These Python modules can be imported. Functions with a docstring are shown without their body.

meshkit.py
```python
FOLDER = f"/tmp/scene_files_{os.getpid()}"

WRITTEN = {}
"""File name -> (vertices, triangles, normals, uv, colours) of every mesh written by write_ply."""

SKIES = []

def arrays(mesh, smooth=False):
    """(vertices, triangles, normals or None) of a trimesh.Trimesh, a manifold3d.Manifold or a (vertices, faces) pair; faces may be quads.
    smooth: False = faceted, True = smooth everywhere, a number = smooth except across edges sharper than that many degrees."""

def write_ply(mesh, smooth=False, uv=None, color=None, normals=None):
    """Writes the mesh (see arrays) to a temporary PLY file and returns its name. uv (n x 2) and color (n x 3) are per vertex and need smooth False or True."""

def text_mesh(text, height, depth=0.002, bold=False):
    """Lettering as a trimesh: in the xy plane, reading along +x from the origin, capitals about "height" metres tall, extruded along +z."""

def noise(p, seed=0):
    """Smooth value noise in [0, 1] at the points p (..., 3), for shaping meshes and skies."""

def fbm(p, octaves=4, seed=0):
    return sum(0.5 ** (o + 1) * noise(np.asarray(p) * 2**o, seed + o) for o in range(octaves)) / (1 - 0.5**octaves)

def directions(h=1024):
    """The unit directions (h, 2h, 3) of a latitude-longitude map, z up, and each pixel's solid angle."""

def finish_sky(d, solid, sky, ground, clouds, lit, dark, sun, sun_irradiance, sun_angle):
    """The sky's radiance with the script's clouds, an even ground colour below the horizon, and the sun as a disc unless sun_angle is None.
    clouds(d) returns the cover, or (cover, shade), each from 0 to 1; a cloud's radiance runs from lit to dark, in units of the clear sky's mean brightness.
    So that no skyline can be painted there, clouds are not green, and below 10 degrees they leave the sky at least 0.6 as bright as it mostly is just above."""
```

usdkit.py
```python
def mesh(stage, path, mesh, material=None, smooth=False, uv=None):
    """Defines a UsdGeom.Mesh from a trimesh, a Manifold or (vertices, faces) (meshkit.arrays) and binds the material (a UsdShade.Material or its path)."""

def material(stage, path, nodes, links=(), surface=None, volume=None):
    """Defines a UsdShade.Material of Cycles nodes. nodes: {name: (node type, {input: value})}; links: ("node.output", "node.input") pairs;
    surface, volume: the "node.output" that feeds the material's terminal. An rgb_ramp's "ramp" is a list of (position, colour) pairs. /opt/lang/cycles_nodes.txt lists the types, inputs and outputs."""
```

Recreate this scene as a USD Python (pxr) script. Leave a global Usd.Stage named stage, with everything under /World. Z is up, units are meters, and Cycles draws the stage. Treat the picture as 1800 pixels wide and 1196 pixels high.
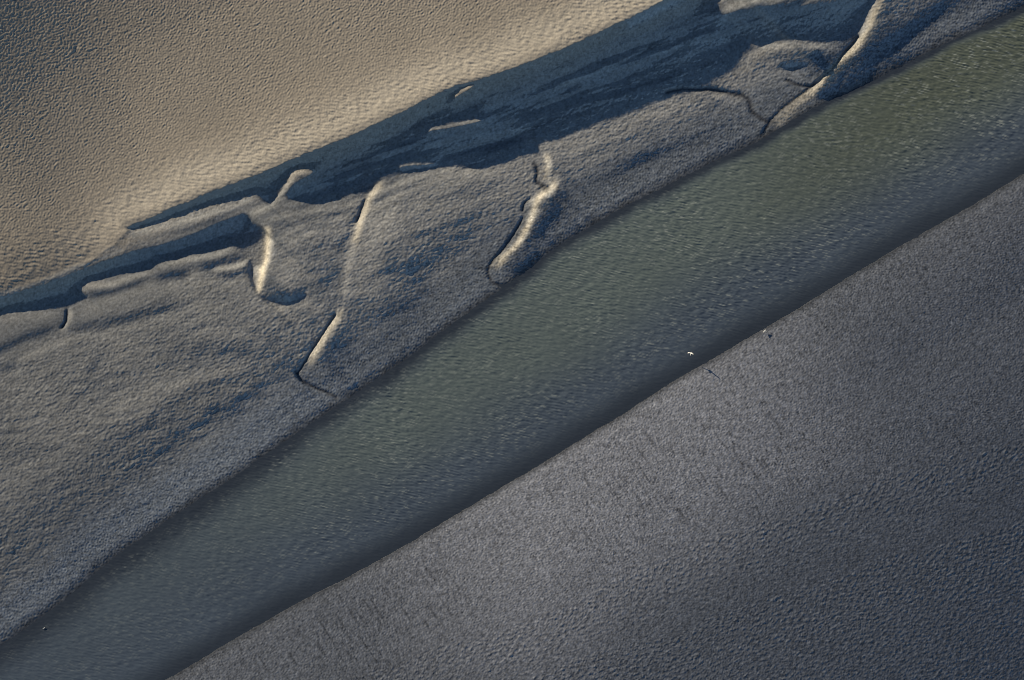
import math
import numpy as np
import trimesh, manifold3d, usdkit, meshkit
from scipy.spatial import cKDTree
from scipy.ndimage import gaussian_filter, map_coordinates
from pxr import Usd, UsdGeom, UsdLux, UsdShade, Sdf, Gf, Vt

stage = Usd.Stage.CreateInMemory()
UsdGeom.SetStageUpAxis(stage, UsdGeom.Tokens.z)
UsdGeom.SetStageMetersPerUnit(stage, 1.0)
UsdGeom.Xform.Define(stage, '/World')

from scipy.interpolate import RegularGridInterpolator

# ------------------------------------------------------------------ camera, sky, sun
PX = 0.12                                   # metres of sand per map unit
EXPOSURE = 0.45
SUN_EL = math.radians(12.0)
SX, SY = 0.74, 0.6726                        # light travels this way on the map (x right, y down)
SUN_I, SUN_COL = 1.25, (1.0, 0.86, 0.62)
SKY = 0.05
cam = UsdGeom.Camera.Define(stage, '/World/camera')
CH = 420.0
cam.CreateHorizontalApertureAttr(36.0)
cam.CreateVerticalApertureAttr(36.0 * 680 / 1024)
cam.CreateFocalLengthAttr(36.0 * CH / (1800 * PX))
cam.CreateClippingRangeAttr(Gf.Vec2f(1.0, 200000.0))
cam.CreateExposureAttr(EXPOSURE)
cam.AddTranslateOp().Set(Gf.Vec3d(0, 0, CH))

dome = UsdLux.DomeLight.Define(stage, '/World/sky')
dome.CreateIntensityAttr(1.0)
sky = usdkit.material(stage, '/World/Looks/sky', {
    's': ('sky_texture', {'sky_type': 'single_scattering', 'sun_disc': False, 'sun_elevation': SUN_EL,
                          'sun_rotation': math.atan2(-SX, SY), 'altitude': 100.0, 'air_density': 1.0, 'aerosol_density': 0.15, 'ozone_density': 3.0}),
    'b': ('background_shader', {'strength': SKY})}, [('s.color', 'b.color')], surface='b.background')
UsdShade.MaterialBindingAPI.Apply(dome.GetPrim()).Bind(sky)
dome.GetPrim().SetCustomDataByKey('kind', 'structure')
sun = UsdLux.DistantLight.Define(stage, '/World/sun')
sun.CreateNormalizeAttr(True); sun.CreateIntensityAttr(SUN_I); sun.CreateAngleAttr(0.5)
sun.CreateColorAttr(Gf.Vec3f(*SUN_COL))
zax = Gf.Vec3d(-SX * math.cos(SUN_EL), SY * math.cos(SUN_EL), math.sin(SUN_EL)).GetNormalized()   # towards the sun
xax = Gf.Cross(Gf.Vec3d(0, 0, 1), zax).GetNormalized(); yax = Gf.Cross(zax, xax)
sun.AddTransformOp().Set(Gf.Matrix4d(*xax, 0, *yax, 0, *zax, 0, 0, 0, 0, 1))

# ------------------------------------------------------------------ the terrain's map grid
TAN = math.tan(SUN_EL)
STEP = 1.75
def axis(a, b):
    inner = np.arange(a, b + STEP, STEP)
    grow = STEP * np.cumsum(1.3 ** np.arange(1, 42))
    return np.concatenate([inner[0] - grow[::-1], inner, inner[-1] + grow]), len(grow), len(inner)
US, PU, NU = axis(-150, 1950)
VS, PV, NV = axis(-135, 1331)
U, V = np.meshgrid(US, VS)
P = np.stack([U.ravel(), V.ravel()], 1)

def resample(pts, step=2.0):
    p = np.asarray(pts, float)
    t = np.r_[0, np.cumsum(np.hypot(*np.diff(p[:, :2], axis=0).T))]
    n = max(int(t[-1] / step), 2)
    from scipy.interpolate import PchipInterpolator
    return PchipInterpolator(t, p, axis=0)(np.linspace(0, t[-1], n)) if len(p) > 2 else np.stack([np.interp(np.linspace(0, t[-1], n), t, c) for c in p.T], 1)

def vnoise(u, v, wl, seed):
    return meshkit.noise(np.stack([u / wl, v / wl, np.full_like(u, 0.37)], -1), seed) * 2 - 1

def sdist(pts, q):
    """signed distance to a long line (positive to the right of travel on the map), and the x of the nearest point"""
    s = resample(pts, 3.0)
    t = np.gradient(s, axis=0); t /= np.linalg.norm(t, axis=1, keepdims=True)
    d, i = cKDTree(s).query(q)
    r = q - s[i]
    c = t[i, 0] * r[:, 1] - t[i, 1] * r[:, 0]
    end = (i == 0) | (i == len(s) - 1)
    return np.where(end, c, np.sign(c) * d), s[i, 0]

CREST = [(-2600, 1480), (-900, 860), (-300, 632), (0, 522), (150, 470), (205, 436), (240, 404), (290, 384), (345, 360), (410, 333), (470, 308), (530, 284), (600, 255),
         (720, 203), (790, 172), (850, 150), (930, 118), (1000, 92), (1080, 55), (1150, 22), (1210, -6), (1500, -140), (2100, -420), (4500, -1500)]
SHORE = [(-2600, 2940), (-900, 1790), (-200, 1290), (0, 1140), (100, 1070), (200, 985), (300, 915), (400, 850), (500, 780), (600, 713), (700, 645), (800, 570), (890, 506),
         (1000, 426), (1100, 367), (1180, 326), (1260, 285), (1340, 248), (1420, 200), (1490, 163), (1560, 132), (1640, 90), (1740, 45), (1800, 14), (1900, -40), (2600, -420), (4500, -1400)]
FARSHORE = [(-2600, 3000), (-900, 1930), (0, 1375), (160, 1277), (300, 1190), (400, 1130), (500, 1073), (600, 1020), (700, 965), (800, 906), (900, 845), (1000, 785), (1100, 724),
            (1200, 661), (1300, 602), (1400, 545), (1500, 481), (1600, 422), (1700, 365), (1800, 305), (1900, 245), (2600, -180), (4500, -1300)]

wx = P + np.stack([5 * vnoise(U, V, 90, 1).ravel() + 2.2 * vnoise(U, V, 26, 2).ravel(), 5 * vnoise(U, V, 80, 3).ravel() + 2.2 * vnoise(U, V, 24, 4).ravel()], 1)
dP, xP = sdist(CREST, wx)
wx2 = P + np.stack([1.6 * vnoise(U, V, 90, 5).ravel() + 0.9 * vnoise(U, V, 14, 6).ravel()] * 2, 1)
dW, _ = sdist(SHORE, wx2); dW = -dW                       # positive on the bank
dS, _ = sdist(FARSHORE, wx2)                               # positive on the mud flat
dP, xP, dW, dS = (a.reshape(U.shape) for a in (dP, xP, dW, dS))

def sm(x, a, b):
    t = np.clip((x - a) / (b - a), 0, 1)
    return t * t * (3 - 2 * t)

# ------------------------------------------------------------------ broad form
from scipy.interpolate import PchipInterpolator
cr = np.array(CREST, float); tc = np.clip(U * 0.93 - V * 0.367, -900, 2600)
xP = np.interp(tc, cr[:, 0] * 0.93 - cr[:, 1] * 0.367, cr[:, 0])
zc = PchipInterpolator([-3000, -200, 0, 150, 250, 440, 530, 600, 700, 860, 1060, 1150, 1250, 1360, 1500, 3000], [28, 28, 28, 30, 32, 34, 36, 39, 43, 47, 50, 47, 40, 34, 29, 29])(xP)
bank = 12.0 * sm(dW, 35, 210) + 0.06 * np.clip(dW, 0, 60)
trough = -5.0 * np.exp(-((dP - 75) / 45) ** 2) * sm(dW, 90, 170) * sm(xP, 380, 560)
low = bank + trough
wF = np.interp(xP, [-200, 150, 230, 440, 560, 700, 900, 1170, 1300], [34, 34, 22, 24, 44, 56, 66, 56, 40])
F = np.exp(-np.power(np.clip(dP, 0, None) / wF, 1.9))
low = low + (zc - low) * F
berm = 24.0 * (1 - np.exp(np.minimum(dP, 0) / 70)) * sm(xP, 60, 330)
cor = np.clip(-dP - 300, 0, 500)                            # invented rise of the plateau's far side, to dim that corner
plat = zc - berm + 0.02 * cor
flat = 0.03 * np.clip(dS, 0, 22) + 3.5 * (1 - np.exp(-np.clip(dS, 0, None) / 190)) - 0.0
tl = np.clip(U, -500, 2300) * SX + np.clip(V, -500, 1700) * SY
flat = flat - 0.00008 * np.clip(tl - 1330, 0, 1000) ** 2 * sm(dS, 0, 200)      # invented dip away from the sun, darkening the flat beyond its middle
low = low + 0.065 * np.clip(260 - U, 0, 400) * sm(V, 540, 720) * sm(dW, 20, 260)  # added lean away from the sun, to dim the lower left
plat = plat + 0.00015 * np.clip(320 - tl, 0, 500) ** 2  # invented slope away from the sun, darkening the upper-left corner
mid = -9.0 * (1 - np.exp(-np.clip(np.minimum(-dW, -dS), 0, None) / 16))
Z = np.where(dP < 0, plat, np.where(dW > 0, low, np.where(dS > 0, flat, mid)))

# ------------------------------------------------------------------ scarps, gullies and lobes of the bank
# The bank is shaped along the lines of the low light: hollows in the lee of each scarp sink below the grazing ray that
# leaves its crest, and lobes come up to meet it again.
# strokes (strength, width, points): > 0 steepens towards the light, < 0 leans away from it
ST = [
 (-0.55, 11, [(p[0] - 3, p[1] - 9) for p in CREST if -300 <= p[0] <= 1210]),
 (0.5, 6, [(0, 517), (80, 493), (150, 464), (205, 430)]), (-0.35, 30, [(0, 470), (100, 452), (190, 420)]),
 (0.5, 7, [(240, 412), (300, 399), (365, 379), (440, 356)]), (-0.5, 5, [(290, 416), (345, 402), (400, 378), (440, 362)]), (0.4, 4, [(290, 423), (345, 408), (400, 386), (440, 370)]),
 (1.5, 5, [(125, 545), (124, 560), (118, 572), (113, 582)]), (-0.85, 9, [(-60, 640), (0, 616), (40, 598), (80, 584), (112, 571)]),
 (-0.95, 10, [(125, 578), (160, 574), (220, 562), (270, 548), (330, 535)]), (0.45, 14, [(135, 555), (180, 535), (250, 512), (340, 500), (430, 494)]), (0.35, 7, [(0, 562), (50, 558), (100, 551)]),
 (-0.6, 8, [(-80, 668), (0, 650), (50, 637)]), (0.5, 7, [(30, 640), (70, 620), (110, 603), (150, 594)]), (-0.45, 8, [(182, 612), (170, 638), (160, 662)]), (0.3, 6, [(140, 592), (200, 588), (216, 600)]),
 (0.4, 7, [(296, 682), (330, 668), (380, 655), (440, 648)]), (-0.45, 10, [(285, 712), (330, 698), (400, 668), (450, 650)]), (-0.3, 10, [(0, 805), (60, 795), (110, 790)]), (0.25, 8, [(190, 790), (240, 775), (290, 760)]),
 (-0.3, 14, [(180, 800), (260, 750), (330, 705)]), (0.3, 7, [(330, 590), (400, 585), (460, 600)]), (-0.35, 8, [(330, 620), (400, 615), (450, 625)]), (0.3, 8, [(215, 580), (260, 572), (320, 560)]),
 (0.9, 5, [(150, 512), (165, 504), (200, 501), (230, 490), (252, 484), (272, 478)]), (1.0, 5, [(282, 471), (300, 464), (340, 456), (380, 449), (408, 440)]), (1.8, 4, [(378, 476), (400, 470), (425, 464), (438, 458)]),
 (-1.0, 6, [(152, 520), (170, 519), (200, 514), (235, 503), (262, 491)]), (-0.95, 8, [(272, 489), (300, 484), (325, 480), (336, 474)]), (-1.0, 9, [(348, 474), (380, 466), (412, 456), (436, 448)]), (-1.0, 6, [(378, 487), (405, 484), (428, 476), (438, 468)]), (0.45, 6, [(336, 492), (346, 482), (358, 482)]), (0.8, 3, [(243, 470), (262, 466)]), (0.8, 3, [(286, 458), (312, 451)]),
 (3.0, 6, [(474, 408), (474, 438), (468, 464), (462, 490), (457, 513)]), (1.4, 6, [(447, 488), (455, 472), (458, 495)]), (-0.7, 12, [(470, 512), (490, 522), (510, 520), (530, 512), (550, 506)]),
 (0.6, 5, [(470, 540), (495, 545), (520, 540), (550, 532)]), (0.9, 6, [(444, 382), (462, 371), (482, 364)]), (1.4, 5, [(481, 362), (491, 347), (505, 332), (515, 315), (525, 305), (548, 303)]), (-0.6, 8, [(505, 350), (520, 335), (540, 315)]),
 (0.3, 6, [(470, 392), (520, 380), (600, 362)]), (-0.3, 6, [(480, 400), (540, 388), (620, 372)]), (0.25, 6, [(480, 430), (540, 418), (610, 405)]), (-0.25, 7, [(490, 452), (550, 440), (600, 430)]), (-0.3, 9, [(560, 505), (590, 480), (600, 460)]),
 (1.7, 6, [(676, 322), (660, 337), (650, 350), (643, 370), (635, 395), (629, 420)]), (0.7, 7, [(629, 420), (619, 450), (613, 475), (609, 505), (605, 530)]), (-0.5, 6, [(634, 372), (622, 395), (612, 418), (600, 442)]),
 (-0.4, 5, [(745, 330), (725, 350), (705, 370)]), (-0.3, 9, [(660, 480), (720, 470), (780, 440)]), (0.35, 8, [(650, 430), (730, 405), (830, 375)]), (-0.35, 8, [(690, 420), (780, 398), (850, 372)]),
 (0.35, 8, [(700, 325), (780, 310), (870, 300), (920, 290)]), (0.25, 7, [(760, 375), (850, 352), (905, 335)]), (-0.25, 7, [(760, 350), (830, 338), (900, 320)]),
 (1.6, 7, [(601, 550), (587, 572), (572, 593), (558, 616), (546, 636)]), (-0.4, 18, [(620, 580), (595, 615), (575, 640)]), (-0.4, 3, [(535, 657), (560, 668), (582, 677)]),
 (-0.4, 12, [(640, 565), (700, 545), (750, 520), (800, 500), (850, 470)]), (-0.4, 16, [(230, 830), (330, 760), (430, 700), (510, 640)]), (0.3, 9, [(590, 520), (650, 512), (700, 500)]),
 (1.8, 6, [(957, 272), (964, 290), (962, 305), (955, 315)]), (2.9, 7, [(979, 321), (964, 338), (948, 350), (932, 358)]), (2.4, 6, [(943, 362), (935, 382), (926, 404)]), (2.1, 6, [(926, 404), (913, 426), (896, 442), (881, 456), (869, 470)]),
 (-0.5, 15, [(996, 335), (978, 365), (956, 400), (930, 434)]), (-0.6, 12, [(1000, 338), (1060, 320), (1110, 294), (1165, 264)]),
 (0.45, 16, [(965, 275), (1050, 243), (1150, 203), (1235, 171)]), (0.3, 6, [(1010, 300), (1080, 272), (1150, 250)]), (-0.35, 10, [(1090, 300), (1150, 275), (1220, 240)]),
 (0.6, 4, [(1240, 166), (1262, 171), (1300, 178), (1312, 190)]), (-0.5, 2.6, [(1242, 164), (1262, 184), (1290, 207), (1322, 218)]),
 (0.9, 9, [(1314, 108), (1324, 97), (1342, 88), (1380, 83), (1430, 84), (1470, 86)]), (0.5, 10, [(1330, 147), (1380, 143), (1420, 142), (1450, 132)]), (-0.6, 14, [(1340, 174), (1390, 174), (1432, 162)]),
 (2.0, 8, [(1542, 5), (1533, 25), (1520, 55), (1500, 85), (1480, 108), (1455, 132), (1424, 161), (1394, 187), (1369, 211)]), (-0.75, 15, [(1700, -20), (1605, 50), (1555, 84), (1505, 124), (1452, 168), (1405, 200)]),
 (0.32, 26, [(505, 400), (515, 440), (510, 490)]), (-0.34, 30, [(575, 500), (590, 450), (608, 410)]), (0.34, 26, [(700, 350), (670, 400), (650, 460), (640, 510)]), (-0.36, 32, [(850, 400), (780, 455), (710, 510)]), (0.3, 22, [(190, 560), (300, 545), (420, 540)]), (-0.3, 30, [(120, 700), (250, 660), (400, 610)]), (0.28, 30, [(180, 720), (330, 690), (470, 650)]),
 (0.9, 8, [(1272, 26), (1288, 15), (1310, 8), (1340, 2)]), (0.3, 10, [(1330, 8), (1400, 2), (1460, 0)]),
 (-0.8, 2.6, [(139, 82), (136, 90), (134, 98)]), (0.9, 2.6, [(142, 84), (140, 92)]), (0.5, 3, [(255, 362), (275, 365), (292, 371)]),
]
SHADE = [   # hollows lying in the lee
 [(-160, 575), (0, 527), (60, 509), (110, 492), (150, 476), (185, 464), (215, 452), (240, 443), (280, 434), (310, 427), (340, 415), (365, 404), (390, 393), (415, 383), (435, 376), (444, 384), (447, 394), (460, 399), (470, 405), (468, 417), (463, 431), (455, 444), (447, 455),
  (436, 450), (425, 440), (411, 434), (394, 440), (372, 445), (340, 451), (313, 458), (288, 462), (280, 466), (270, 475), (250, 480), (213, 485), (180, 495), (160, 497), (147, 507), (149, 517), (163, 524), (145, 532), (130, 540), (118, 544), (80, 546), (40, 549), (0, 555), (-160, 598)],
 [(436, 460), (447, 456), (450, 463), (446, 478), (447, 492), (451, 503), (456, 516), (452, 518), (446, 505), (440, 490), (435, 478), (440, 470)],
 [(453, 517), (470, 524), (490, 529), (515, 524), (537, 517), (546, 520), (532, 530), (510, 537), (490, 537), (468, 530)],
 [(222, 405), (260, 389), (310, 367), (345, 352), (400, 331), (440, 317), (480, 300), (520, 282), (560, 266), (600, 251), (660, 224), (720, 198), (750, 182), (775, 167), (800, 157), (850, 145), (900, 127), (950, 107), (1000, 88), (1050, 65), (1100, 42), (1150, 16), (1185, -5), (1250, -40),
  (1285, -24), (1266, 3), (1262, 20), (1272, 31), (1290, 25), (1330, 20), (1380, 17), (1440, 17), (1475, 8), (1500, -6), (1545, -14), (1530, 14), (1516, 40), (1508, 60), (1495, 68), (1470, 75), (1420, 75), (1380, 73), (1345, 80), (1325, 92), (1312, 105), (1300, 120), (1270, 138), (1240, 153),
  (1210, 163), (1180, 173), (1150, 184), (1120, 196), (1090, 207), (1060, 217), (1030, 229), (1000, 241), (975, 248), (957, 252), (948, 260), (952, 272), (953, 284), (946, 293), (936, 286), (920, 278), (900, 281), (880, 288), (855, 296), (830, 298), (800, 295), (775, 295), (750, 299), (720, 305), (690, 311), (672, 317),
  (663, 325), (654, 336), (647, 348), (641, 356), (636, 346), (610, 351), (580, 356), (548, 361), (526, 358), (506, 352), (512, 341), (524, 328), (538, 316), (556, 305), (546, 301), (535, 301), (522, 303), (514, 313), (506, 328), (495, 340), (484, 353), (478, 362), (468, 358), (452, 345), (440, 350), (400, 359), (370, 367), (340, 375), (320, 384), (300, 390), (270, 399), (240, 408)],
 [(1318, 122), (1335, 120), (1360, 117), (1385, 113), (1410, 112), (1421, 116), (1405, 124), (1385, 131), (1360, 133), (1335, 129)],
]
LIT = [     # crests standing up out of the hollows into the sun
 [(798, 174), (812, 165), (825, 158), (834, 156), (828, 164), (813, 172), (803, 177)], [(750, 234), (775, 227), (800, 221), (825, 215), (850, 213), (842, 219), (815, 225), (790, 230), (765, 235)],
 [(690, 297), (740, 289), (775, 288), (740, 294)],
]
CREEK = [   # narrow cuts (half width, points)
 (3.2, [(1170, 164), (1200, 158), (1245, 158), (1275, 163), (1305, 169), (1317, 180), (1321, 195), (1334, 206), (1352, 217)]), (3.0, [(1506, 66), (1495, 80), (1480, 96), (1465, 118), (1440, 141), (1410, 165), (1375, 191), (1355, 213), (1340, 236)]),
 (3.0, [(938, 288), (944, 302), (942, 316), (950, 326), (962, 330)]), (2.0, [(931, 350), (920, 362), (919, 371)]), (2.4, [(918, 385), (908, 402), (897, 420), (880, 443), (863, 462), (858, 476), (861, 490), (872, 499), (888, 502)]),
 (1.6, [(590, 553), (575, 577), (562, 596), (552, 610), (543, 625), (534, 640), (524, 655)]), (2.0, [(519, 653), (530, 668), (550, 680), (575, 690), (592, 700)]), (2.0, [(119, 547), (118, 562), (111, 575)]), (1.6, [(1382, 140), (1395, 147), (1415, 152), (1430, 150)]),
 (2.2, [(642, 352), (634, 372), (628, 390)]),
]
MS = 2.0
mu, mv = np.arange(-420, 2240, MS), np.arange(-320, 1540, MS)
MU, MV = np.meshgrid(mu, mv)
G = np.zeros(MU.shape)
wU = MU + 3 * vnoise(MU, MV, 60, 11) + 1.5 * vnoise(MU, MV, 17, 12)
wV = MV + 3 * vnoise(MU, MV, 60, 13) + 1.5 * vnoise(MU, MV, 17, 14)
for a, w, pts in ST:
    a = 1.45 * a if a >= 0.9 else a
    s = resample(pts, 1.0)
    lo, hi = s.min(0) - 3 * w - 10, s.max(0) + 3 * w + 10
    i0, i1 = np.searchsorted(mv, [lo[1], hi[1]]); j0, j1 = np.searchsorted(mu, [lo[0], hi[0]])
    q = np.stack([wU[i0:i1, j0:j1].ravel(), wV[i0:i1, j0:j1].ravel()], 1)
    d, i = cKDTree(s).query(q)
    taper = np.clip(np.minimum(i, len(s) - 1 - i) / (0.18 * len(s) + 1), 0.0, 1)
    G[i0:i1, j0:j1] += (a * TAN * np.exp(-(d / max(w, 2.6)) ** 2) * (0.35 + 0.65 * taper)).reshape(i1 - i0, j1 - j0)
import shapely
from scipy.ndimage import distance_transform_edt
# a smooth outline through each polygon's corners
def rounded(p):
    q = np.asarray(p, float)
    for _ in range(2):
        n = np.roll(q, -1, 0)
        q = np.stack([0.75 * q + 0.25 * n, 0.25 * q + 0.75 * n], 1).reshape(-1, 2)
    return shapely.Polygon(q).buffer(0)
isle = shapely.union_all([rounded(p) for p in LIT])
area = shapely.union_all([rounded(p) for p in SHADE]).difference(isle)
creek = shapely.union_all([shapely.LineString(resample(p, 3.0)).buffer(w) for w, p in CREEK])
area = shapely.union_all([area, creek])
# the marching grid: a along the light, b across it
DA = 1.5
ga, gb = np.arange(-900, 2250, DA), np.arange(-1500, 1350, DA)
GA, GB = np.meshgrid(ga, gb, indexing='ij')
gu, gv = GA * SX - GB * SY, GA * SY + GB * SX
use = (gu > -300) & (gu < 2100) & (gv > -220) & (gv < 1300)
shapely.prepare(area); shapely.prepare(isle)
hid = np.zeros(GA.shape, bool); isl = np.zeros(GA.shape, bool)
box = use & (gv < 760)
hu = gu + 1.6 * vnoise(gu, gv, 24, 15) + 0.9 * vnoise(gu, gv, 8, 16); hv = gv + 1.6 * vnoise(gu, gv, 24, 17) + 0.9 * vnoise(gu, gv, 8, 18)
hid[box] = shapely.contains_xy(area, hu[box], hv[box])
shapely.prepare(creek)
ctr = np.zeros(GA.shape, bool); ctr[box] = shapely.contains_xy(creek, hu[box], hv[box])
isl[box] = shapely.contains_xy(isle, hu[box], hv[box])
hid &= ~isl
dep = distance_transform_edt(hid) * DA
dep = 9.0 * (1 - np.exp(-0.16 * np.maximum(dep - 0.7, 0) / 9.0)) + 0.15 * hid + 0.45 * distance_transform_edt(ctr) * DA
sample = lambda F: map_coordinates(F, [np.interp(gv, VS, np.arange(len(VS))), np.interp(gu, US, np.arange(len(US)))], order=1)
dp, dw = sample(dP), sample(dW)
zm = np.where(dp < 0, sample(plat), sample(bank))
gg = map_coordinates(G, [(gv - mv[0]) / MS, (gu - mu[0]) / MS], order=1, mode='constant')
ahead = np.full(GA.shape, 999.0)                              # every crest is rounded off before it drops
for n in range(len(ga) - 2, -1, -1):
    ahead[n] = np.where(hid[n] | isl[n], 0, ahead[n + 1] + DA)
gg = gg - TAN * (0.8 * np.exp(-ahead / 6.0) + 0.45 * np.exp(-ahead / 18.0) * (dp < 4)) * (ahead > 0)
R = 115 + 460 * np.exp(-(np.maximum(dp, 0) / 75) ** 2) * (dp > 0)
out = zm.copy()
hh = zm[0].copy(); was = np.zeros(GA.shape[1], bool); rise = np.zeros(GA.shape[1])
for n in range(1, len(ga)):
    h = hid[n] | isl[n]
    # a crest in the hollow rises from the grazing ray; behind it the hollow goes on as before
    rise = np.where(isl[n], rise + (TAN + 0.16) * DA, 0)
    hh = np.where(h, np.where(was, hh, out[n - 1]) - TAN * DA, hh)
    e = np.where(was, hh, out[n - 1]) - zm[n - 1]
    e = e - np.where((dp[n] > 0) & (dp[n - 1] <= 0), zm[n] - zm[n - 1], 0)      # no jump where the broad form changes over
    out[n] = np.where(isl[n], hh + rise, np.where(h, hh - dep[n], zm[n] + e + (gg[n] - e / R[n]) * DA))
    was = h
soft = gaussian_filter(np.clip(dep - 1.0, 0, 2) / 2, 3)
# terraces on the shaded slope
terr = np.zeros(GA.shape)
for h, w, pts in [(2.4, 8, [(560, 300), (640, 280), (700, 262), (800, 240), (900, 213), (960, 198)]), (2.2, 7, [(620, 272), (700, 246), (760, 215), (830, 195)]), (2.6, 9, [(940, 168), (1010, 143), (1100, 112), (1170, 94), (1240, 76)]), (2.2, 8, [(960, 200), (1040, 178), (1120, 168), (1200, 148), (1260, 135)]),
                  (2.0, 7, [(690, 292), (760, 284), (850, 266), (930, 245)]), (2.2, 8, [(1085, 66), (1150, 36), (1230, 2)]), (1.8, 10, [(1240, 60), (1320, 45), (1420, 40), (1500, 30)]), (-1.6, 5, [(880, 236), (900, 242), (914, 256), (930, 268), (940, 285)]), (-1.5, 5, [(985, 160), (1000, 153), (1020, 150)]),
                  (-1.5, 5, [(1065, 148), (1085, 142), (1110, 142)]), (-1.6, 7, [(665, 252), (690, 240), (730, 222)]), (1.6, 8, [(190, 470), (260, 452), (340, 432)]), (1.8, 7, [(340, 440), (400, 424), (440, 410)])]:
    q = resample(pts, 1.5)
    bx = (gu > q[:, 0].min() - 40) & (gu < q[:, 0].max() + 40) & (gv > q[:, 1].min() - 40) & (gv < q[:, 1].max() + 40)
    pt = np.stack([hu[bx] + 5 * vnoise(gu[bx], gv[bx], 40, 71), hv[bx] + 5 * vnoise(gu[bx], gv[bx], 40, 72)], 1)
    d, i = cKDTree(q).query(pt)
    ww = w * (0.6 + 1.2 * sm((pt - q[i]) @ np.array([0.36, 0.93]) / np.maximum(d, 1e-6), -0.6, 0.6))
    terr[bx] += h * np.exp(-(d / ww) ** 2) * np.clip(np.minimum(i, len(q) - 1 - i) / (0.3 * len(q)), 0, 1)
out = out + gaussian_filter(terr, 1.5) * hid * np.clip((dep - 1.5) / 3.5, 0, 1)
back = gaussian_filter(out, (0.5, 1.0)) * (1 - soft) + gaussian_filter(out, (2.0, 3.0)) * soft
soft = gaussian_filter(isl.astype(float), 2.5)
back = back * (1 - soft) + gaussian_filter(out, (1.6, 2.2)) * soft
pa, pb = (U * SX + V * SY - ga[0]) / DA, (-U * SY + V * SX - gb[0]) / DA
marched = map_coordinates(back, [pa, pb], order=3, mode='nearest')
inside = sm(np.minimum.reduce([U + 280, 2080 - U, V + 200, 1290 - V]), 0, 60) * (dW > 0)
Z = Z * (1 - inside) + marched * inside
floor = np.minimum(0.06 * dW, 0.8 + 0.02 * dW)
Z = np.where((dW > 0) & (dP > 0), floor + 1.2 * np.logaddexp(0, (Z - floor) / 1.2) * sm(dW, -4, 26), Z)
cap = 0.6 + 0.2 * np.maximum(dW, 0)
Z = np.where((dW > 0) & (dP > 0) & (dW < 90), cap - 1.0 * np.logaddexp(0, (cap - Z) / 1.0), Z)
for w, p in CREEK:
    d = cKDTree(resample(p, 1.5)).query(wx2, distance_upper_bound=25)[0].reshape(U.shape)
    Z = Z - 0.9 * np.exp(-(np.minimum(d, 99) / (w + 0.3)) ** 2) * (dW > 3)

# ------------------------------------------------------------------ ripples: filtered noise on the inner part of the grid
rng = np.random.default_rng(7)
fy = np.fft.fftfreq(NV, STEP)[:, None]; fx = np.fft.fftfreq(NU, STEP)[None]
def ripple(lo, hi, angle=0.0, stretch=1.0):
    """noise with wavelengths lo..hi, its crests drawn out by stretch along angle (degrees, map); unit slope along the light"""
    c, s = math.cos(math.radians(angle)), math.sin(math.radians(angle))
    f = np.sqrt(((fx * c + fy * s) * stretch) ** 2 + (-fx * s + fy * c) ** 2) + 1e-9
    m, b = 0.5 * (math.log(1 / lo) + math.log(1 / hi)), 0.5 * abs(math.log(hi / lo))
    H = np.exp(-((np.log(f) - m) / b) ** 2)
    spec = np.fft.fft2(rng.standard_normal((NV, NU))) * H
    z = np.fft.ifft2(spec).real
    g = np.fft.ifft2(spec * 2j * np.pi * (fx * SX + fy * SY)).real
    return z / g.std()
I = np.s_[PV:PV + NV, PU:PU + NU]
ui, vi, dPi, dWi, dSi = U[I], V[I], dP[I], dW[I], dS[I]
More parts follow.
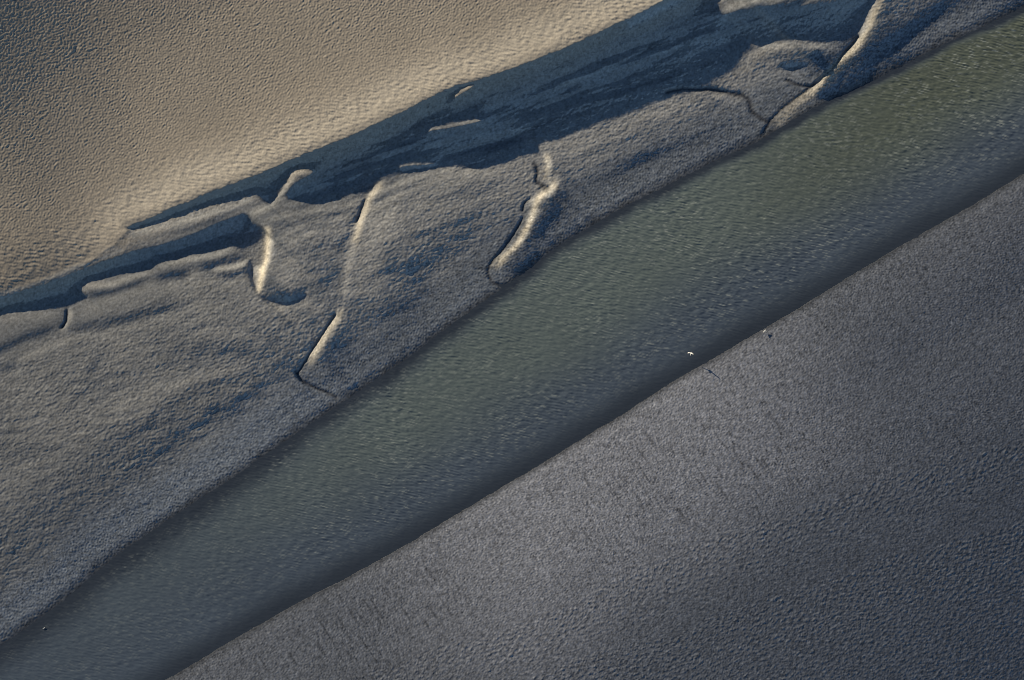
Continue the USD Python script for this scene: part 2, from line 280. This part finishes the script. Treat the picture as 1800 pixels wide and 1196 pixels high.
r_flow = 0.9 * ripple(16, 60, -20, 7) + 0.4 * ripple(6, 16, -22, 5)
near = sm(dPi, -150, -30)
r_plat = (0.8 * ripple(4.3, 8) + 0.32 * ripple(7, 16, -25, 1.5) + 0.45 * ripple(3.6, 5)) * (1 - 0.6 * near) + (0.75 * ripple(4.5, 8.5, 14, 2.4) + 0.35 * ripple(8, 18, 10, 2)) * near
r_bank = 0.75 * ripple(5, 13, -14, 1.6) + 0.32 * ripple(14, 34, -16, 2.2) + 0.5 * ripple(3.8, 6)
r_wet = 0.8 * ripple(4, 7) + 0.5 * ripple(6, 14, 20, 2)
r_flat = 0.75 * ripple(3.6, 6) + 0.45 * ripple(5, 14) + 0.4 * ripple(4, 10, 57, 3)
r_rough = 0.6 * ripple(6, 18, -12, 1.4) + 0.6 * ripple(3.6, 8)
r_rough = r_rough + 0.25 * np.abs(r_rough)
m_pl = 1 - sm(dPi, -25, 18)
m_bank = sm(dWi, 40, 110)
m_tr = np.exp(-((dPi - 60) / 55) ** 2)                        # smooth trough below the edge
lineA = np.interp(ui, [0, 620, 800, 1000, 1200, 1400, 1600, 1900], [1400, 1190, 1130, 1060, 965, 895, 820, 745]) + 14 * vnoise(ui, vi, 60, 21)
lineB = np.interp(ui, [0, 1200, 1400, 1600, 1900], [1480, 1110, 1040, 980, 900]) + 14 * vnoise(ui, vi, 60, 22)
rough = np.clip(sm(vi - lineA, -8, 10) * (1 - 0.6 * sm(vi - lineA, 20, 130)) + sm(vi - lineB, -8, 10) * (1 - 0.6 * sm(vi - lineB, 20, 110)), 0, 1)
amp_var = 0.75 + 0.5 * (vnoise(ui, vi, 120, 31) * 0.5 + 0.5)
micro = np.where(dPi < 18, m_pl * r_plat * 0.115 * amp_var, 0) + np.where(dWi > 0, (1 - m_pl) * (m_bank * r_bank * 0.082 * (1 - 0.75 * m_tr) * amp_var + (1 - m_bank) * r_wet * 0.075 * sm(dWi, 0, 12)), 0) \
    + np.where((dPi > 0) & (dWi > 60), 0.05 * r_flow * sm(dPi, 8, 35) * (1 - sm(dPi, 90, 170)) * sm(ui, 380, 520), 0) \
    + np.where(dSi > 0, sm(dSi, 0, 8) * (r_flat * 0.065 * (1 - rough) + rough * r_rough * 0.105), 0)
edge = sm(np.minimum.reduce([ui + 150, 1950 - ui, vi + 135, 1331 - vi]), 0, 60)
micro = gaussian_filter(micro, 0.35) * edge
Zm = np.zeros_like(Z); Zm[I] = micro
fm = np.fft.fft2(micro)
MGU, MGV = np.zeros_like(Z), np.zeros_like(Z)
MGU[I], MGV[I] = np.fft.ifft2(fm * 2j * np.pi * fx).real, np.fft.ifft2(fm * 2j * np.pi * fy).real

# ------------------------------------------------------------------ colours of the sand, with some light and shade painted in
def col(c):
    return np.array(c)[None, None]
def lay(C, c, m):
    return C * (1 - m[..., None]) + col(c) * m[..., None]
n1, n2, n3 = vnoise(U, V, 240, 41), vnoise(U, V, 70, 42), vnoise(U, V, 20, 43)
ca, sa = math.cos(math.radians(-20)), math.sin(math.radians(-20))
fu, fv = U * ca + V * sa, -U * sa + V * ca
flow = vnoise(fu / 9, fv, 14, 44) * 0.6 + vnoise(fu / 7, fv, 6, 45) * 0.4
C = np.ones(U.shape + (3,)) * col((0.37, 0.33, 0.285))
C = lay(C, (0.32, 0.285, 0.25), sm(-dP, 250, 560) * 0.6)  # corner shade painted into the plateau's tint, far from its edge
C = lay(C, (0.46, 0.425, 0.38), np.exp(-((dP + 38 + 8 * n2) / 42) ** 2) * (dP < 30) * 0.8 * sm(xP, 60, 300))  # pale band on the sun-facing lip: its highlight is painted into the tint
C = lay(C, (0.345, 0.347, 0.355), sm(dP, 0, 60))
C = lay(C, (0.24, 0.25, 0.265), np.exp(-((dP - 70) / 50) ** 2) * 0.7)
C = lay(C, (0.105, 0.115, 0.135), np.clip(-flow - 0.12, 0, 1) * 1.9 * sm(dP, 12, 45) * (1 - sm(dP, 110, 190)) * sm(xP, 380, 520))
C = lay(C, (0.43, 0.43, 0.42), np.clip(flow - 0.18, 0, 1) * 1.2 * sm(dP, 5, 30) * (1 - sm(dP, 130, 190)))
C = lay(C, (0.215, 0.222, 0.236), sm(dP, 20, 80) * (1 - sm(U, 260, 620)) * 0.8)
C = lay(C, (0.225, 0.258, 0.315), (1 - sm(dW + 16 * n2, 45, 120)) * (dW > -40) * (dP > 0))
C = lay(C, (0.15, 0.17, 0.205), np.exp(-((dW - 48 + 14 * n2) / 34) ** 2) * (dP > 60) * sm(U, 480, 760) * 0.6)
C = lay(C, (0.10, 0.108, 0.125), (1 - sm(dW + 4 * n3, 0, 24)) * (dW > -60))
for w, p in CREEK:
    d = cKDTree(resample(p, 1.5)).query(wx2, distance_upper_bound=20)[0].reshape(U.shape)
    C = lay(C, (0.06, 0.064, 0.078), 0.9 * np.exp(-(np.minimum(d, 99) / (w + 1.2)) ** 2))
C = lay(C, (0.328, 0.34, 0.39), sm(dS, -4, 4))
C = lay(C, (0.15, 0.166, 0.203), np.maximum(sm(dS + 60 * n1 + 25 * n2, 120, 420), sm(np.hypot(U - 1060, (V - 810) * 1.1) + 70 * n1 + 30 * n2, 180, 560) * (dS > 0) * 0.85))  # flat darkened away from its middle: falloff of light painted into the tint
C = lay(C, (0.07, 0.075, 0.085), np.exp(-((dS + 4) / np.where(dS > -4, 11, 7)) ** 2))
WARM_HIGHLIGHT = [(922, 408), (973, 326), (960, 280), (668, 328)]
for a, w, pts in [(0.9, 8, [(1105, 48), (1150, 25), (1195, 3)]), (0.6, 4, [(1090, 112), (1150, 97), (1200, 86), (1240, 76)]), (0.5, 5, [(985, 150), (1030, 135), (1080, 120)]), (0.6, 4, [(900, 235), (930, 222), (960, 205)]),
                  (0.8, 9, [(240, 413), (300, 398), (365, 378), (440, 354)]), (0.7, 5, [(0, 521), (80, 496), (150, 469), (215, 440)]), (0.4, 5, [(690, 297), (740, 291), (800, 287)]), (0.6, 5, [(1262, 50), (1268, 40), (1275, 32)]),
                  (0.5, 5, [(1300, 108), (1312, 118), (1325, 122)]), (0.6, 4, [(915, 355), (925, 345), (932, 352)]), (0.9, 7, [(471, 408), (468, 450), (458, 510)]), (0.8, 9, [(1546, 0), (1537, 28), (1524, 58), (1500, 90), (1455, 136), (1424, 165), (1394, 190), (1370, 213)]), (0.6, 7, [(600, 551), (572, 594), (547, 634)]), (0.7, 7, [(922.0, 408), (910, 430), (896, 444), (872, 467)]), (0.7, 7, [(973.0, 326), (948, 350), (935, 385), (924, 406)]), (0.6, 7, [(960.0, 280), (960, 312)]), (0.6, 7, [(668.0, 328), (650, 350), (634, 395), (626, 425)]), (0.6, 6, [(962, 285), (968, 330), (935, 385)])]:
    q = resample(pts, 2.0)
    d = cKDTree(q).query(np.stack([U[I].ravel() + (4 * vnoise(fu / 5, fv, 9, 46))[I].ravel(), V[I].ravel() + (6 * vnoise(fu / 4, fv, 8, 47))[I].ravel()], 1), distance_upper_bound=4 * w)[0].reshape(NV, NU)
    C[I] = lay(C[I], (0.44, 0.44, 0.435) if (q[0, 1] < 405 and q[0, 0] < 1500 and tuple(pts[0]) not in WARM_HIGHLIGHT) or q[0, 0] < 300 else (0.52, 0.475, 0.40), a * np.exp(-(np.minimum(d, 9e3) / w) ** 2))  # pale sand streaks; the warm tint paints highlights on sunlit walls and ridges
crack = ripple(4, 7, 57, 4.5); crack /= crack.std()
patchy = sm(vnoise(ui, vi, 130, 61), -0.35, 0.5)
rill = ripple(6, 15, 57, 11); rill /= rill.std()
C[I] *= (1 - 0.42 * sm(rill, 0.9, 2.3) * sm(vnoise(ui, vi, 170, 63), -0.5, 0.3) * sm(dSi, 10, 60) * (1 - sm(vi - lineA, -30, 25)))[..., None]
pits = ripple(3.6, 5.5); pits /= pits.std()
C[I] *= (1 - 0.6 * sm(crack, 1.0, 2.4) * patchy * sm(dSi, 6, 40) * (1 - sm(dSi, 230, 420)) - 0.5 * sm(pits, 0.7, 2.2) * np.maximum(sm(dSi, -1, 4), (1 - sm(dWi, 60, 130)) * (dWi > 5)))[..., None]
crk = ripple(4, 7, 24, 3.5); crk /= crk.std()
C[I] *= (1 - 0.55 * sm(crk, 1.0, 2.4) * sm(vnoise(ui, vi, 90, 62), -0.3, 0.4) * np.exp(-((dWi - 55) / 32) ** 2) * (dPi > 60))[..., None]
grain = gaussian_filter(rng.standard_normal((NV, NU)), 0.55); grain /= grain.std()
C[I] *= np.clip(1 + grain * (0.05 + 0.10 * (dPi > 0) + 0.07 * (dSi > 0) + 0.05 * ((dWi > 0) & (dWi < 90))), 0.3, 1.8)[..., None]
C = C * (1 + 0.05 * n2 + 0.05 * n3 + 0.06 * n1)[..., None]
wet = np.clip(1 - sm(dW, 50, 130), 0, 1) * (dP > 0)

# ------------------------------------------------------------------ meshes
def grid_normals(Z, gu, gv):
    """the broad form's slope by differences, the ripples' exactly"""
    zy, zx = np.gradient(Z, VS, US)
    zx, zy = zx + gu, zy + gv
    n = np.stack([-zx, zy, np.ones_like(Z)], -1)               # map y runs down, world y up
    return n / np.linalg.norm(n, axis=-1, keepdims=True)

def to_world(u, v, z=0.0):
    return np.stack([(u - 900) * PX, (598 - v) * PX, np.broadcast_to(z, np.shape(u)) * PX], -1)

def sheet(path, Z, ripples, keep, mat, colour):
    """one mesh of the grid cells in keep"""
    N = grid_normals(Z, *ripples[1:]); XYZ = to_world(U, V, Z + ripples[0])
    idx = np.arange(U.size).reshape(U.shape)
    a, b, c, d = idx[:-1, :-1][keep], idx[:-1, 1:][keep], idx[1:, 1:][keep], idx[1:, :-1][keep]
    quads = np.stack([d, c, b, a], 1)
    used, inv = np.unique(quads, return_inverse=True)
    quads = inv.reshape(-1, 4)
    tri = np.vstack([quads[:, [0, 1, 2]], quads[:, [0, 2, 3]]])
    m = usdkit.mesh(stage, path, (XYZ.reshape(-1, 3)[used], tri), mat, smooth=False)
    m.CreateNormalsAttr(Vt.Vec3fArray.FromNumpy(N.reshape(-1, 3)[used].astype(np.float32))); m.SetNormalsInterpolation('vertex')
    api = UsdGeom.PrimvarsAPI(m)
    api.CreatePrimvar('tint', Sdf.ValueTypeNames.Color3fArray, 'vertex').Set(Vt.Vec3fArray.FromNumpy(colour.reshape(-1, 3)[used].astype(np.float32)))
    m.GetPrim().SetCustomDataByKey('kind', 'structure')
    return m

def sand(name, rough, spec, grain, speck):
    return usdkit.material(stage, '/World/Looks/' + name, {
        'tint': ('attribute', {'attribute': 'tint'}), 'g': ('geometry', {}),
        'n': ('noise_texture', {'scale': grain, 'detail': 3.0, 'roughness': 0.6}),
        'r': ('map_range', {'from_min': 0.3, 'from_max': 0.7, 'to_min': 1 - speck, 'to_max': 1 + speck}),
        'mul': ('mix', {'mix_type': 'multiply', 'fac': 1.0}),
        'bump': ('bump', {'strength': 0.35, 'distance': 0.012}),
        'p': ('principled_bsdf', {'roughness': rough, 'specular_ior_level': spec})},
        [('g.position', 'n.vector'), ('n.fac', 'r.value'), ('tint.color', 'mul.color1'), ('r.result', 'mul.color2'), ('mul.color', 'p.base_color'),
         ('n.fac', 'bump.height'), ('bump.normal', 'p.normal')], surface='p.BSDF')
M_dry = sand('dry_sand', 0.9, 0.15, 3.2, 0.10)
M_bank = sand('damp_sand', 0.75, 0.25, 3.0, 0.14)
M_mud = sand('wet_mud', 0.5, 0.5, 3.6, 0.22)

def cell(a):
    return 0.25 * (a[:-1, :-1] + a[1:, :-1] + a[:-1, 1:] + a[1:, 1:])
cP, cW, cS = cell(dP), cell(dW), cell(dS)
k_pl = (cP < 0)
k_fl = ~k_pl & (cS > -40) & (cW < 0)
k_bk = ~k_pl & ~k_fl
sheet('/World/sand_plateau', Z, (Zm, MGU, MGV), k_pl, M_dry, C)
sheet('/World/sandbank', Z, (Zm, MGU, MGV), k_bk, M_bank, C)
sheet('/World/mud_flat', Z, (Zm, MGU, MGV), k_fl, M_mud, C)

# water of the channel
din = np.minimum(-dW, -dS)
w1, w2, w3 = ripple(3.8, 6, 14, 4), ripple(3.6, 5, 10, 2.0), ripple(8, 20, 20, 2.5)
wsum = (0.75 * w1 + 0.3 * w2 + 0.3 * w3)
patch = 0.6 + 0.4 * vnoise(ui, vi, 70, 51)
live = sm(-dWi, -4, 22) * sm(-dSi, 10, 75) * np.interp(ui, [0, 350, 700, 1200], [0.25, 0.5, 0.85, 1.0]) * patch
Wm, WGU, WGV = np.zeros_like(Z), np.zeros_like(Z), np.zeros_like(Z)
waves = 0.085 * wsum * (0.25 + live) * edge
fm = np.fft.fft2(waves)
Wm[I], WGU[I], WGV[I] = waves, np.fft.ifft2(fm * 2j * np.pi * fx).real, np.fft.ifft2(fm * 2j * np.pi * fy).real
CW = np.ones(U.shape + (3,)) * col((0.05, 0.064, 0.09))
nw = np.interp(U, [0, 400, 900, 1400], [62, 58, 30, 16])
deep = sm((-dW + 6 * n2 + 3 * n3) / nw, 0.05, 1.0) * sm(-dS + 4 * n2, 4, 52)
greenness = np.interp(U, [0, 350, 700, 1200], [0.05, 0.3, 0.85, 1.0]) * sm(-dS + 30 * n1 + 12 * n2, 50, 200)
CW = lay(CW, (0.100, 0.130, 0.178), deep)
CW = lay(CW, (0.165, 0.205, 0.205), deep * greenness)
CW = lay(CW, (0.130, 0.150, 0.120), deep * greenness * sm(U, 1150, 1650) * 0.85)
glint = np.zeros_like(Z)
fw = ripple(3.5, 4.4, 15, 7.0) + 0.3 * ripple(3.6, 5.5, 24, 4); fw /= fw.std()
glint[I] = sm(fw, 0.7, 2.4) * live
CW = lay(CW, (0.42, 0.46, 0.44), glint * 0.9)  # bright dashes stand for glints on the ripples, painted into the water's colour
CW *= (1 + 0.06 * vnoise(U, V, 50, 52) + 0.05 * vnoise(U, V, 160, 53))[..., None]
M_water = usdkit.material(stage, '/World/Looks/water', {
    'tint': ('attribute', {'attribute': 'tint'}), 'g': ('geometry', {}),
    'map': ('mapping', {'rotation': (0, 0, math.radians(15)), 'scale': (0.8, 2.6, 1.0)}),
    'n': ('noise_texture', {'scale': 1.6, 'detail': 2.0}),
    'bump': ('bump', {'strength': 0.4, 'distance': 0.02}),
    'p': ('principled_bsdf', {'roughness': 0.18, 'ior': 1.33})},
    [('g.position', 'map.vector'), ('map.vector', 'n.vector'), ('n.fac', 'bump.height'), ('bump.normal', 'p.normal'), ('tint.color', 'p.base_color')], surface='p.BSDF')
sheet('/World/water', np.zeros_like(Z), (Wm, WGU, WGV), cell(din) > -14, M_water, CW)

# ------------------------------------------------------------------ gulls
def plain(name, c, rough=0.6):
    return usdkit.material(stage, '/World/Looks/' + name, {
        'g': ('texture_coordinate', {}), 'n': ('noise_texture', {'scale': 30.0, 'detail': 2.0}),
        'r': ('rgb_ramp', {'ramp': [(0.3, tuple(0.9 * x for x in c)), (0.7, c)]}),
        'p': ('principled_bsdf', {'roughness': rough})}, [('g.object', 'n.vector'), ('n.fac', 'r.fac'), ('r.color', 'p.base_color')], surface='p.BSDF')
M_white = plain('white_feathers', (0.9, 0.9, 0.88))
M_beak = plain('yellow_beak', (0.65, 0.42, 0.08), 0.4)
M_dark = plain('dark_feathers', (0.05, 0.05, 0.055))
M_leg = plain('pink_leg', (0.45, 0.28, 0.24))

def ball(c, r, sc=(1, 1, 1), n=16):
    return manifold3d.Manifold.sphere(r, n).scale(sc).translate(c)
def chain(nodes):
    out = manifold3d.Manifold()
    for (c0, r0, s0), (c1, r1, s1) in zip(nodes, nodes[1:]):
        out += manifold3d.Manifold.batch_hull([ball(c0, r0, s0), ball(c1, r1, s1)])
    return out
def smoothed(man, edge=0.02):
    m = man.refine_to_length(edge).to_mesh()
    t = trimesh.Trimesh(m.vert_properties[:, :3], m.tri_verts)
    trimesh.smoothing.filter_taubin(t, iterations=8)
    return t
def gull(name, label, pose, loc, heading, roll=0.0, size=1.0):
    """a gull facing +x at its own origin"""
    x = UsdGeom.Xform.Define(stage, '/World/' + name)
    x.AddTranslateOp().Set(Gf.Vec3d(*map(float, loc))); x.AddRotateZOp().Set(heading)
    if roll:
        x.AddRotateXOp().Set(roll)
    x.AddScaleOp().Set(Gf.Vec3f(size, size, size))
    x.GetPrim().SetCustomDataByKey('label', label); x.GetPrim().SetCustomDataByKey('category', 'gull')
    b = chain([((-0.19, 0, 0.015), 0.03, (1, 1, .7)), ((-0.06, 0, 0), 0.066, (1, 1, .95)), ((0.05, 0, 0), 0.072, (1, 1, 1)), ((0.13, 0, 0.03), 0.05, (1, 1, 1)), ((0.185, 0, 0.055), 0.042, (1, 1, 1))])
    b += chain([((-0.17, 0, 0.015), 0.028, (1, 1, .5)), ((-0.27, 0.035, 0.018), 0.02, (1.4, 1, .35)), ((-0.27, -0.035, 0.018), 0.02, (1.4, 1, .35)), ((-0.17, 0, 0.015), 0.028, (1, 1, .5))])
    base = '/World/' + name
    if pose == 'fly':
        for s in (-1, 1):
            up = 0.10 if s > 0 else 0.17
            b += chain([((0.02, s * 0.04, 0.02), 0.075, (1.1, .5, .3)), ((0.07, s * 0.24, 0.02 + up), 0.07, (1.2, .5, .18)), ((-0.03, s * 0.46, 0.01 + up * .8), 0.05, (1.3, .6, .16))])
            w = chain([((-0.03, s * 0.45, 0.01 + up * .8), 0.047, (1.3, .6, .2)), ((-0.13, s * 0.62, up * .55), 0.018, (1.4, .8, .3))])
            usdkit.mesh(stage, base + ('/wing_tip' if s < 0 else '/wing_tip_001'), smoothed(w), M_dark, smooth=40)
    else:
        for s in (-1, 1):
            b += chain([((0.07, s * 0.055, 0.025), 0.045, (1, .45, .8)), ((-0.10, s * 0.05, 0.03), 0.045, (1.2, .4, .7)), ((-0.24, s * 0.02, 0.035), 0.016, (1.6, .6, .6))])
            w = chain([((-0.24, s * 0.02, 0.04), 0.017, (1.5, .6, .6)), ((-0.32, s * 0.01, 0.045), 0.01, (1.6, .6, .5))])
            usdkit.mesh(stage, base + ('/wing_tip' if s < 0 else '/wing_tip_001'), smoothed(w), M_dark, smooth=40)
        if pose == 'stand':
            for s in (-1, 1):
                l = chain([((-0.01, s * 0.03, -0.05), 0.012, (1, 1, 1)), ((-0.005, s * 0.03, -0.15), 0.007, (1, 1, 1)), ((0.0, s * 0.03, -0.245), 0.007, (1, 1, 1))])
                for k in (-0.5, 0, 0.5):
                    l += chain([((0.0, s * 0.03, -0.247), 0.006, (1, 1, .6)), ((0.055 * math.cos(k), s * 0.03 + 0.055 * math.sin(k), -0.249), 0.005, (1, 1, .6))])
                usdkit.mesh(stage, base + ('/leg' if s < 0 else '/leg_001'), smoothed(l, 0.01), M_leg, smooth=40)
    usdkit.mesh(stage, base + '/body', smoothed(b), M_white, smooth=60)
    k = chain([((0.215, 0, 0.052), 0.014, (1, .7, 1)), ((0.265, 0, 0.046), 0.008, (1.2, .7, .9)), ((0.278, 0, 0.036), 0.004, (1, .7, 1))])
    usdkit.mesh(stage, base + '/beak', smoothed(k, 0.008), M_beak, smooth=40)
    return x

hz = RegularGridInterpolator((VS, US), Z + Zm)
def ground(u, v):
    return float(hz((v, u))) * PX
def at(u, v, z):
    return ((u - 900) * PX, (598 - v) * PX, z)
gull('gull', 'white gull flying with raised wings over dark water, its long shadow beside it', 'fly', at(1213.5, 621.5, 1.3), 75, -28, 1.35)
gull('gull_001', 'small white gull standing at the edge of the grey mud flat', 'stand', at(1343.5, 582.5, ground(1343.5, 582.5) + 0.38), 228, 0, 1.55)
gull('gull_002', 'tiny white gull resting on the dark water by the wet sand shore', 'swim', at(77.5, 1104.5, 0.05), 35)
